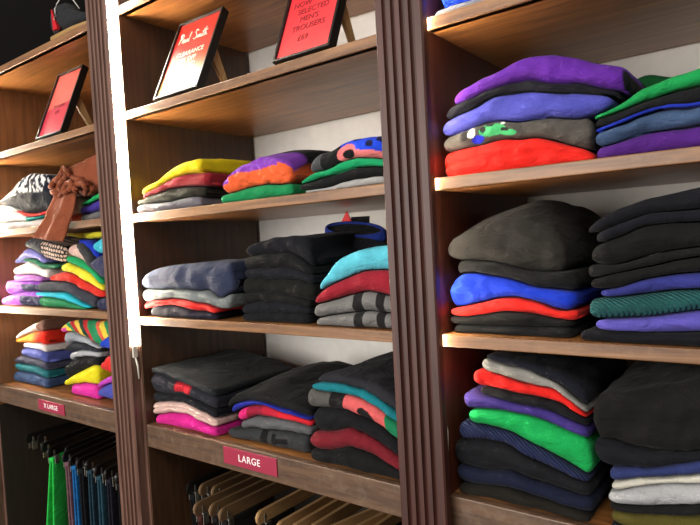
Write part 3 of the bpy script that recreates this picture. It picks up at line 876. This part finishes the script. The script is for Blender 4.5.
# ---- crumpled brown jumper with its sleeve hanging over the shelf edge
BR = (142, 74, 46)
zs = shelf_z(0, 'B')
brown = garment('crumpled rust brown jumper with one sleeve hanging over the shelf edge', G,
    curve([(48, 185), (54, 178), (63, 167), (74, 161), (96, 153), (112, 147)], .02), curve([(48, 195), (56, 198.5), (76, 197), (88, 195), (100, 187), (112, 180)], .02),
    at_y(49, 186, .02).x, -1.116, BR, .018, .3, zs, wr=.006, wrinkle=2.6)
def sheet(rows, thick, seed=0, amp=.004, fold=0):
    """a hanging cloth: rows of (left point, right point) in space; closed, with thickness and soft folds"""
    nv = 16; bm = bmesh.new(); F = []; B = []
    for i, (a, b) in enumerate(rows):
        ra, rb = [], []
        for j in range(nv+1):
            t = j/nv; p = a.lerp(b, t)
            e = math.sqrt(max(0, 1-(2*t-1)**2))
            d = amp*noise.noise(Vector((t*4+seed, i*.12, seed)))*2 + fold*math.cos(t*math.pi*3+i*.05)
            ra.append(bm.verts.new(p+Vector((0, -thick*(.25+.75*e)/2-d, 0)))); rb.append(bm.verts.new(p+Vector((0, thick*(.25+.75*e)/2-d, 0))))
        F.append(ra); B.append(rb)
    n = len(rows)
    for i in range(n-1):
        for j in range(nv):
            bm.faces.new((F[i][j], F[i][j+1], F[i+1][j+1], F[i+1][j])); bm.faces.new((B[i][j], B[i+1][j], B[i+1][j+1], B[i][j+1]))
        bm.faces.new((F[i][0], F[i+1][0], B[i+1][0], B[i][0])); bm.faces.new((F[i][nv], B[i][nv], B[i+1][nv], F[i+1][nv]))
    for i in (0, n-1):
        for j in range(nv):
            f = (F[i][j], B[i][j], B[i][j+1], F[i][j+1]); bm.faces.new(f if i == 0 else f[::-1])
    return bm
rows = []
L_ = [(55, 196), (52, 202), (46, 216), (40, 226), (33.5, 238)]; R_ = [(77, 193), (75, 200), (71, 216), (67, 228), (62.5, 241.5)]
def lerp_pts(P, t):
    s = t*(len(P)-1); i = min(int(s), len(P)-2); f = s-i
    return (P[i][0]*(1-f)+P[i+1][0]*f, P[i][1]*(1-f)+P[i+1][1]*f)
for i in range(25):
    t = i/24; a = lerp_pts(L_, t); b = lerp_pts(R_, t)
    Y = .006-.030*min(1, t*2.2)
    rows.append((at_y(*a, Y)+Vector((0, 0, Z0)), at_y(*b, Y)+Vector((0, 0, Z0))))
on(brown, 'sleeve', sheet(rows, .014, 3, .004, .0035), fabric(BR))
# ruffled rim where the sleeve leaves the jumper
def ruffle(path, Y0, rad, name='ruffle'):
    bm = bmesh.new(); pts = []
    for i in range(len(path)*6-5):
        t = i/(len(path)*6-6); a = lerp_pts(path, t)
        pts.append(at_y(a[0], a[1], Y0-.006*math.sin(t*17))+Vector((0, 0, Z0)))
    tube(bm, pts, [rad*(.7+.4*math.sin(3.14*i/(len(pts)-1))) for i in range(len(pts))], 10)
    on(brown, name, bm, fabric(BR))
ruffle([(50, 187), (55, 181), (60, 178), (63, 172), (64, 167)], .012, .011)
ruffle([(52, 192), (58, 194), (62, 189), (61, 183), (66, 178), (67, 172), (65, 168)], .004, .010)
ruffle([(60, 196), (64, 190), (66, 184), (71, 182), (73, 187), (77, 184), (83, 183), (86, 188), (85, 195)], -.002, .010)
ruffle([(66, 170), (70, 176), (76, 179), (83, 180), (87, 185), (88, 192)], .006, .008)
ruffle([(64, 193), (69, 190), (72, 187), (75, 189), (76, 194)], -.006, .010)

# ------------------------------------------------------------------ framed signs
BLACK = plain('black_frame', (20, 17, 15), .42)
STAND = wood('pale_wood', (176, 134, 84), (206, 166, 112), 'Z', .55)
def poster_mat(name, stops):
    if name in MATS: return MATS[name]
    m, nt, b = mat_base(name); N, L = nt.nodes, nt.links
    tc = N.new('ShaderNodeTexCoord'); sx = N.new('ShaderNodeSeparateXYZ'); L.new(tc.outputs['Generated'], sx.inputs[0])
    no = N.new('ShaderNodeTexNoise'); no.inputs['Scale'].default_value = 2.4; L.new(tc.outputs['Generated'], no.inputs['Vector'])
    ad = N.new('ShaderNodeMath'); ad.operation = 'MULTIPLY_ADD'; ad.inputs[1].default_value = .36; L.new(no.outputs['Fac'], ad.inputs[0]); L.new(sx.outputs['Z'], ad.inputs[2])
    cr = N.new('ShaderNodeValToRGB'); els = cr.color_ramp.elements
    while len(els) < len(stops): els.new(.5)
    for e, (p, c) in zip(els, stops): e.position = p; e.color = lin(c)+(1,)
    L.new(ad.outputs[0], cr.inputs['Fac']); L.new(cr.outputs['Color'], b.inputs['Base Color'])
    b.inputs['Roughness'].default_value = .35; b.inputs['Specular IOR Level'].default_value = .3
    MATS[name] = m; return m
def framed_sign(bay, BL, BRp, h, lean, label, pmat, lines, tcol, script=None, wedge=None):
    zs = shelf_z(bay, 'A')+Z0
    y0 = .006
    a, b = at_y(*BL, y0), at_y(*BRp, y0); w = b.x-a.x
    r = empty('framed_sign', (0, 0, 0), label, 'sign', 'framed signs on the upper shelf')
    r.matrix_world = Matrix.Translation(((a.x+b.x)/2, y0, zs+.001+.024*math.sin(lean))) @ Matrix.Rotation(-lean, 4, 'X')
    RM = r.matrix_world.copy()
    T = .024; fw = .007
    bm = bmesh.new()
    box(bm, (-w/2, 0, 0), (-w/2+fw, T, h), .001); box(bm, (w/2-fw, 0, 0), (w/2, T, h), .001)
    box(bm, (-w/2+fw, 0, 0), (w/2-fw, T, fw), .001); box(bm, (-w/2+fw, 0, h-fw), (w/2-fw, T, h), .001)
    box(bm, (-w/2+fw, .012, fw), (w/2-fw, T-.002, h-fw))
    link('frame', bm, BLACK, r)
    po = link('poster', boxbm((-w/2+fw, .006, fw), (w/2-fw, .0115, h-fw)), pmat, r)
    # easel foot behind: a tapering board
    bm = bmesh.new()
    reach = T+.095
    prof = [(T, h*.62), (T, h*.55), (reach*math.cos(lean), -reach*math.sin(lean)+.0), (reach*math.cos(lean)+.012, -(reach)*math.sin(lean)+.006)]
    inv = RM.inverted()
    foot = inv @ Vector((RM.translation.x, y0+.145, zs+.001)); foot2 = inv @ Vector((RM.translation.x, y0+.155, zs+.001))
    prof = [(T, h*.66), (T, h*.5), (foot.y, foot.z), (foot2.y, foot2.z)]
    xa, xb = w*.30, w*.36
    A = [bm.verts.new((xa, y, z)) for y, z in prof]; Bv = [bm.verts.new((xb, y, z)) for y, z in prof]
    for i in range(4): bm.faces.new((A[i], A[(i+1) % 4], Bv[(i+1) % 4], Bv[i]))
    bm.faces.new(A[::-1]); bm.faces.new(Bv)
    link('easel_stand', bm, STAND, r)
    inkm = plain('ink_%d_%d_%d' % tcol, tcol, .6)
    for body, size, x, z in lines:
        M = Matrix.Translation((x*w, .0056, z*h)) @ Matrix.Rotation(math.pi/2, 4, 'X')
        o = text_mesh('lettering', body, size, inkm, None, M); o.parent = po
        o.matrix_parent_inverse = Matrix.Identity(4); o.matrix_local = M
    if wedge:
        bm = bmesh.new(); vs = [bm.verts.new((x*w, .0057, z*h)) for x, z in wedge]; bm.faces.new(vs)
        link('band', bm, plain('crimson_band', (196, 44, 66), .4), po)
    if script:
        bm = bmesh.new()
        for st_ in script:
            pts = []
            for i in range(len(st_)-1):
                p0 = Vector(st_[max(0, i-1)]); p1 = Vector(st_[i]); p2 = Vector(st_[i+1]); p3 = Vector(st_[min(len(st_)-1, i+2)])
                for k in range(5):
                    t = k/5
                    q = .5*((2*p1)+(p2-p0)*t+(2*p0-5*p1+4*p2-p3)*t*t+(-p0+3*p1-3*p2+p3)*t**3)
                    pts.append(q)
            pts.append(Vector(st_[-1]))
            s_ = w*.082
            tube(bm, [(-w*.37+(q.x)*s_, .0052, h*.70+q.y*s_*1.15) for q in pts], .0013, 6)
        link('handwriting', bm, inkm, po)
    return r
script = [
    [(.1, 0), (.35, 1.0), (.45, 1.75)], [(.05, 1.5), (.5, 1.85), (1.0, 1.6), (.85, 1.1), (.3, .85)],
    [(1.55, .65), (1.2, .7), (1.05, .2), (1.3, .05), (1.6, .6), (1.6, .05), (1.8, .1)],
    [(1.95, .65), (1.95, .15), (2.2, .05), (2.45, .65), (2.45, .1), (2.65, .1)],
    [(2.75, .1), (3.0, 1.2), (3.1, 1.75), (2.95, 1.6), (2.9, .2), (3.1, .0)],
    [(5.1, 1.55), (4.7, 1.8), (4.35, 1.45), (4.7, 1.0), (4.95, .55), (4.6, .05), (4.15, .25)],
    [(5.2, .05), (5.35, .6), (5.4, .1), (5.65, .65), (5.75, .1), (5.95, .65), (6.1, .1), (6.3, .2)],
    [(6.4, .6), (6.45, .1), (6.6, .1)], [(6.45, 1.0), (6.5, 1.08)],
    [(6.9, 1.5), (6.8, .2), (7.0, .05)], [(6.5, .95), (7.9, 1.1)],
    [(7.3, 1.75), (7.25, .05), (7.45, .6), (7.65, .5), (7.7, .05), (7.95, .15)]]
framed_sign(1, (152.6, 100.6), (196.6, 87), .26, .43, 'black framed red and gold clearance sign leaning on the middle bay shelf',
    poster_mat('poster_sunset', [(.14, (240, 222, 176)), (.30, (226, 176, 92)), (.48, (206, 96, 42)), (.72, (176, 34, 28))]),
    [('CLEARANCE', .021, 0, .535), ('20% OFF', .021, -.02, .445), ('SELECTED', .021, -.02, .355), ('ITEMS', .021, 0, .265)], (250, 244, 230), script)
framed_sign(1, (272, 65), (329, 47), .27, .40, 'black framed coral red trousers sign beside the middle dark upright',
    poster_mat('poster_coral', [(.1, (236, 88, 86)), (.5, (228, 66, 70)), (.9, (216, 52, 60))]),
    [('NOW', .021, -.2, .56), ('SELECTED', .021, .02, .475), ("MEN'S", .021, -.02, .39), ('TROUSERS', .021, 0, .30), ('£69', .021, -.05, .19)], (120, 20, 30))
framed_sign(0, (35, 136), (60, 130), .26, .38, 'black framed pink and crimson sign on the left bay shelf',
    poster_mat('poster_pink', [(.1, (206, 40, 66)), (.42, (214, 60, 74)), (.6, (232, 104, 92)), (.9, (228, 96, 84))]),
    [('TROUSERS', .018, 0, .45), ('£69', .018, 0, .36)], (110, 18, 32), None, [(-.45, .03), (.45, .03), (.45, .50), (-.45, .42)])

# ------------------------------------------------------------------ size plates on the lowest shelf's front
def size_plate(bay, corners, body, tsize, label, rgb):
    P = [at_y(*c, -.0005) for c in corners]
    x0, x1 = (P[0].x+P[3].x)/2, (P[1].x+P[2].x)/2
    z1, z0 = (P[0].z+P[1].z)/2+Z0, (P[2].z+P[3].z)/2+Z0
    c = Vector(((x0+x1)/2, -.0005, (z0+z1)/2))
    bm = boxbm((x0-c.x, -.003, z0-c.z), (x1-c.x, 0, z1-c.z), .0008)
    o = link('size_plate', bm, plain('plate_%d' % rgb[1], rgb, .4)); o.location = c
    tag(o, label, 'sign')
    M = Matrix.Translation((0, -.0034, 0)) @ Matrix.Rotation(math.pi/2, 4, 'X')
    t = text_mesh('lettering', body, tsize, plain('white_ink', (245, 240, 238), .6), None, M, space=1.1); t.parent = o; t.matrix_parent_inverse = Matrix.Identity(4); t.matrix_local = M
size_plate(1, [(224.5, 446), (277.5, 458.5), (277.5, 476), (224.5, 463)], 'LARGE', .025, 'maroon plate reading LARGE on the front of the lowest shelf', (150, 40, 66))
size_plate(0, [(39, 399), (65, 405), (65, 415.5), (39, 409)], 'X LARGE', .023, 'red plate reading X LARGE on the left bay lowest shelf', (204, 40, 58))

# ------------------------------------------------------------------ hangers and trousers
STEEL = plain('clip_steel', (170, 168, 160), .3, .95)
def bar_bm(L, hgt, th):
    bm = bmesh.new(); prof = []
    for k in range(7):
        a = math.pi/2*k/6; prof.append((.0+.016*(1-math.sin(a)), hgt*.0-.016*(1-math.cos(a))))
    # outline in (y,z): rounded front-top and back-top corners, slightly tapered below
    out = [(.006, -hgt), (0, -hgt*.75)]+[(.016*(1-math.cos(math.pi/2*k/6)), -.016+.016*math.sin(math.pi/2*k/6)) for k in range(7)]
    out += [(L-y, z) for y, z in out[::-1]]
    A = [bm.verts.new((-th/2, y, z)) for y, z in out]; B = [bm.verts.new((th/2, y, z)) for y, z in out]
    n = len(out)
    for i in range(n): bm.faces.new((A[i], A[(i+1) % n], B[(i+1) % n], B[i]))
    bm.faces.new(A[::-1]); bm.faces.new(B)
    es = [e for e in bm.edges if abs(e.verts[0].co.x-e.verts[1].co.x) < 1e-6]
    bmesh.ops.bevel(bm, geom=es, offset=.0022, segments=2, affect='EDGES')
    return bm
LASTX = {}
def hanger(front, back, zt, mat, label, group, lift=0.0):
    a = at_z(*front, zt); b = at_z(*back, zt)
    lo_, hi_ = (-.935, -.12) if group == GH1 else (-1.965, -1.135)
    if group == GH0: lo_ = -1.958+.045*int(round((ZH-zt)/.0007))
    if group == GH1: lo_ = -.948+.045*int(round((ZH-zt)/.0007))
    a.x = max(lo_, min(hi_, a.x), LASTX.get(group, -9)+.042); LASTX[group] = a.x
    d = Vector((b.x-a.x, b.y-a.y, 0)); d.normalize()
    if d.y < .5: d = Vector((math.copysign(.8, d.x), .6, 0))
    if group == GH0 and a.x < -1.8 and d.x < 0: d = Vector((0, 1, 0))
    if group == GH1 and not .03 < d.x < .36: d = Vector((max(.03, min(.36, d.x)), .95, 0)).normalized()
    L = min(.36, (.47-a.y)/d.y)
    rz = math.atan2(-d.x, d.y)
    r = empty('trouser_hanger', (a.x, a.y, zt+Z0), label, 'hanger', group)
    r.rotation_euler = (0, 0, rz)
    link('bar', bar_bm(L, .036, .011), mat, r, False)
    # hook up to the rail
    yh = min(L-.02, max(.02, (.29-a.y)/d.y))
    top = -.60-zt
    pts = [(0, yh, -.002), (0, yh, top-.040), (0, yh+.010, top-.022)]
    pts += [(0, yh+.015*math.cos(math.pi*k/8), top+.015*math.sin(math.pi*k/8)) for k in range(10)]
    link('hook', tube(bmesh.new(), pts, .0017, 6), STEEL, r, True)
    for yy in (.028, L-.028):
        bm = bmesh.new()
        for sx_ in (-1, 1): box(bm, (min(sx_*.0150, sx_*.0178), yy-.010, -.064), (max(sx_*.0150, sx_*.0178), yy+.010, -.031), .001)
        box(bm, (-.0178, yy-.008, -.0375), (.0178, yy+.008, -.033), .001); box(bm, (-.0068, yy-.004, -.036), (.0068, yy+.004, -.012), .002)
        link('clip', bm, STEEL, r)
    return r, a, d, L
def trousers(a, d, L, zt, rgb, label, group, spread=.0, lean=0.0, length=.62, thick=.013, deep=.12):
    rz = math.atan2(-d.x, d.y)
    r = empty('trousers', (a.x, a.y, zt-.055+Z0), label, 'trousers', group); r.rotation_euler = (0, 0, rz)
    m = fabric(rgb); sd = random.random()*40
    def leg(x0, x1):
        bm = bmesh.new(); rings = []
        nz, n = 22, 40
        for i in range(nz+1):
            t = i/nz; z = -length*t; rg = []
            dep = min(deep, L-.04)*(.97-.2*t); th = thick*(.6+.4*t)
            cx = x0+(x1-x0)*min(1, t*1.8)+lean*t
            for k in range(n):
                ang = 2*math.pi*k/n
                y = .016+dep*(.5-.5*math.cos(ang)); s = math.sin(ang)
                x = cx + th*.5*math.copysign(abs(s)**.6, s) + (.003*t**.5)*math.sin(y*44+sd+2*t) + .002*noise.noise(Vector((y*30, z*8, sd)))
                rg.append(bm.verts.new((x, y, z)))
            rings.append(rg)
        for i in range(nz):
            for k in range(n): bm.faces.new((rings[i][k], rings[i][(k+1) % n], rings[i+1][(k+1) % n], rings[i+1][k]))
        bm.faces.new(rings[0][::-1]); bm.faces.new(rings[-1])
        return bm
    link('leg', leg(-.006, -.008-spread), m, r, True); link('leg', leg(.006, .008+spread), m, r, True)
    wb = boxbm((-.011, .014, -.004), (.011, deep+.018, .016), .004)
    link('waistband', wb, m, r, True)
    return r
ZH = -.70
HW = wood('hanger_wood', (86, 65, 45), (122, 95, 65), 'Y', .4)
HT = wood('hanger_wood_pale', (146, 112, 74), (184, 146, 100), 'Y', .4)
HB = plain('black_lacquer', (22, 21, 19), .28)
GH1, GH0 = 'wooden hangers under the LARGE shelf', 'black hangers under the left bay'
mids = [((163, 476), (205, 463), HB, 'black hanger at the left end of the row under the LARGE shelf', (20, 20, 24), 'black trousers on the leftmost hanger, middle bay'),
    ((170, 476), (222, 467), HW, 'first brown wooden hanger beside the left upright, middle bay', (22, 22, 26), 'dark trousers on the first brown hanger, middle bay'),
    ((185, 479), (238, 472), HW, 'brown wooden hanger turned broadside to view, second from the left', (16, 18, 30), 'navy trousers on the broadside brown hanger'),
    ((190, 503), (222, 489), HW, 'narrow brown hanger with clips just left of two long ones', (70, 34, 28), 'reddish brown trousers in the row of wooden hangers'),
    ((202, 503), (264, 478), HW, 'brown hanger with a rounded tip, beneath the left of LARGE plate', (20, 18, 18), 'black trousers on the round-tipped brown hanger'),
    ((216, 509), (278, 481), HW, 'long brown hanger directly below the LARGE plate', (26, 24, 24), 'charcoal trousers below the LARGE plate'),
    ((256, 513), (300, 488), HT, 'pale wooden hanger with a bright tip right of the LARGE plate', (18, 17, 18), 'black trousers on the bright-tipped pale hanger'),
    ((276, 524), (316, 494), HT, 'pale wooden hanger second right of the LARGE plate', (22, 20, 20), 'dark trousers second right of the LARGE plate'),
    ((290, 526), (327, 496), HT, 'pale wooden hanger third right of the LARGE plate', (18, 18, 22), 'dark trousers third right of the LARGE plate'),
    ((301, 524), (345, 501), HT, 'pale wooden hanger fourth right of the LARGE plate', (16, 16, 16), 'dark trousers fourth right of the LARGE plate'),
    ((316, 524), (372, 508), HT, 'pale hanger slanting across its neighbours, right of the plate', (24, 22, 20), 'dark trousers on the slanting pale hanger'),
    ((352, 528), (384, 512), HT, 'pale wooden hanger second from the middle dark upright', (18, 18, 20), 'dark trousers second from the middle dark upright'),
    ((366, 530), (391, 514), HT, 'pale wooden hanger nearest the middle dark upright', (16, 16, 18), 'dark trousers nearest the middle dark upright')]
for i, (fr, bk, m, lab, tc_, tl) in enumerate(mids):
    r, a, d, L = hanger(fr, bk, ZH-.0007*i, m, lab, GH1)
    trousers(a, d, L, ZH, tc_, tl, 'dark trousers on wooden hangers')
lefts = [((22, 434), (60, 424), None, None, 'black hanger nearest the far left panel, left bay', ),
    ((28, 432), (68, 422), None, None, 'black hanger second from the far left panel, without bright trousers'),
    ((41, 444), (78, 430), None, None, 'black hanger just left of the bright green trousers'),
    ((47, 449), (94, 428), (46, 208, 84), 'bright green trousers hanging in the left bay', 'black hanger holding the bright green trousers'),
    ((61, 446), (98, 434), (18, 18, 22), 'black trousers set back behind the mauve pair', 'black hanger set back behind the mauve trousers'),
    ((62, 453.5), (100, 437), (120, 84, 92), 'mauve trousers between the bright green and blue pairs', 'black hanger holding the mauve trousers'),
    ((69, 457), (106, 440), (26, 104, 168), 'bright blue trousers hanging beside the mauve pair', 'black hanger holding the bright blue trousers'),
    ((76, 460), (110, 444), (20, 22, 30), 'black trousers between blue and dark teal pairs', 'black hanger between blue and dark teal trousers'),
    ((84, 461), (116, 446), (34, 62, 76), 'dark teal trousers hanging in the left bay', 'black hanger holding the dark teal trousers'),
    ((94, 467), (118, 455), (38, 74, 90), 'petrol blue trousers right of the dark teal pair', 'black hanger holding the petrol blue trousers'),
    ((104, 470), (124, 460), (38, 36, 54), 'dusky navy trousers near the left fluted upright', 'black hanger second from the left fluted upright'),
    ((115, 474), (133, 464), (16, 16, 20), 'black trousers at the left fluted upright', 'black hanger nearest the left fluted upright')]
for i, (fr, bk, tc_, tl, lab) in enumerate(lefts):
    r, a, d, L = hanger(fr, bk, ZH-.0007*i, HB, lab, GH0)
    if tc_: trousers(a, d, L, ZH, tc_, tl, 'trousers hanging in the left bay', deep=.085, thick=.017, spread=.012 if i == 3 else 0, lean={3: -.07}.get(i, -.012))

# ------------------------------------------------------------------ shoe on the top left shelf
zE = shelf_z(0, 'E')+Z0
p0 = at_y(54, 36, .06); p1 = at_y(95, 20, .06)
sx0 = at_y(53, 37, .03).x; sl = .27
sh = empty('shoe', (sx0, .047, zE), 'dark high-top shoe with tan sole and red heel on the top left shelf', 'shoe')
def loft(sections, n=20):
    bm = bmesh.new(); R = []
    sections = [(a_, b_, c_, d_*.86, e_*.86) for a_, b_, c_, d_, e_ in sections]
    for (x, y0, y1, z0, z1) in sections:
        cy, cz, ry, rz = (y0+y1)/2, (z0+z1)/2, (y1-y0)/2, (z1-z0)/2
        R.append([bm.verts.new((x, cy+ry*math.copysign(abs(math.cos(2*math.pi*k/n))**.7, math.cos(2*math.pi*k/n)), cz+rz*math.copysign(abs(math.sin(2*math.pi*k/n))**.7, math.sin(2*math.pi*k/n)))) for k in range(n)])
    for i in range(len(R)-1):
        for k in range(n): bm.faces.new((R[i][k], R[i][(k+1) % n], R[i+1][(k+1) % n], R[i+1][k]))
    bm.faces.new(R[0][::-1]); bm.faces.new(R[-1])
    return bm
link('sole', loft([(0, -.02, .02, .001, .030), (.012, -.033, .033, .001, .034), (.08, -.036, .036, .001, .032), (.16, -.042, .042, .001, .026), (.23, -.036, .036, .001, .024), (.262, -.015, .015, .003, .022)]), plain('tan_rubber', (150, 116, 66), .7), sh, True)
link('upper', loft([(.006, -.018, .018, .034, .10), (.016, -.030, .030, .034, .135), (.05, -.036, .036, .034, .142), (.09, -.036, .036, .034, .138), (.125, -.037, .037, .032, .105), (.17, -.039, .039, .028, .078), (.22, -.033, .033, .026, .060), (.252, -.013, .013, .026, .042)]), fabric((56, 58, 62)), sh, True)
bm = bmesh.new()
for (x, y, z) in (): pass
vs = [bm.verts.new(v) for v in ((.040, -.0385, .104), (.047, -.0395, .098), (.078, -.0415, .032), (.050, -.0415, .032))]
vb = [bm.verts.new(v.co+Vector((0, .010, 0))) for v in vs]
bm.faces.new(vs); bm.faces.new(vb[::-1])
for i in range(4): bm.faces.new((vs[i], vs[(i+1) % 4], vb[(i+1) % 4], vb[i]))
link('heel_tab', bm, fabric((205, 28, 40)), sh)
link('lace', tube(bmesh.new(), [(.062, -.041, .062), (.068, -.041, .088), (.074, -.041, .070), (.070, -.0415, .096), (.084, -.040, .108), (.105, -.038, .122), (.13, -.032, .126), (.15, -.02, .108), (.165, -.01, .08)], .0018, 6), plain('white_lace', (200, 196, 188), .8), sh, True)

# white cable by the far left panel
cb = tube(bmesh.new(), [tuple(at_y(a, b, .06)+Vector((0, 0, Z0))) for a, b in ((-6, 380), (-3, 390), (0, 398), (3, 407), (7, 416))], [.004, .005, .006, .009, .009], 10)
tag(link('power_cable', cb, M_CAP, None, True), 'short white power cable with plug at the far left edge', 'cable')

# ------------------------------------------------------------------ camera, world, lamps
cam = bpy.data.cameras.new('camera'); co = bpy.data.objects.new('camera', cam); COL.objects.link(co)
cam.sensor_fit = 'HORIZONTAL'; cam.sensor_width = 36; cam.lens = FPX*36/700
cam.clip_start = .02
co.matrix_world = Matrix((( CR.x, CU.x, -_f.x, CAM.x), (CR.y, CU.y, -_f.y, CAM.y), (CR.z, CU.z, -_f.z, CAM.z+Z0), (0, 0, 0, 1)))
SC.camera = co

w = bpy.data.worlds.new('shop_ambient'); SC.world = w; w.use_nodes = True
w.node_tree.nodes['Background'].inputs[0].default_value = (1.0, .965, .92, 1)
w.node_tree.nodes['Background'].inputs[1].default_value = .36
def area(name, loc, target, size, power, col):
    l = bpy.data.lights.new(name, 'AREA'); l.shape = 'RECTANGLE'; l.size, l.size_y = size; l.energy = power; l.color = col
    o = bpy.data.objects.new(name, l); COL.objects.link(o); o.location = loc
    o.rotation_euler = (Vector(target)-Vector(loc)).to_track_quat('-Z', 'Y').to_euler()
    return o
area('front_fill_light', (-1.5, -4.2, 1.9), (-.6, .2, 1.45), (3.0, 2.2), 235, (1.0, .965, .91))  # unseen fill added to lift the fronts and the back wall
area('ceiling_lamp_light', (.9, -1.9, 3.1), (.0, .3, 1.5), (1.6, 1.0), 30, (1.0, .95, .88))

SC.view_settings.view_transform = 'Standard'
SC.view_settings.look = 'None'
SC.view_settings.exposure = 0.0
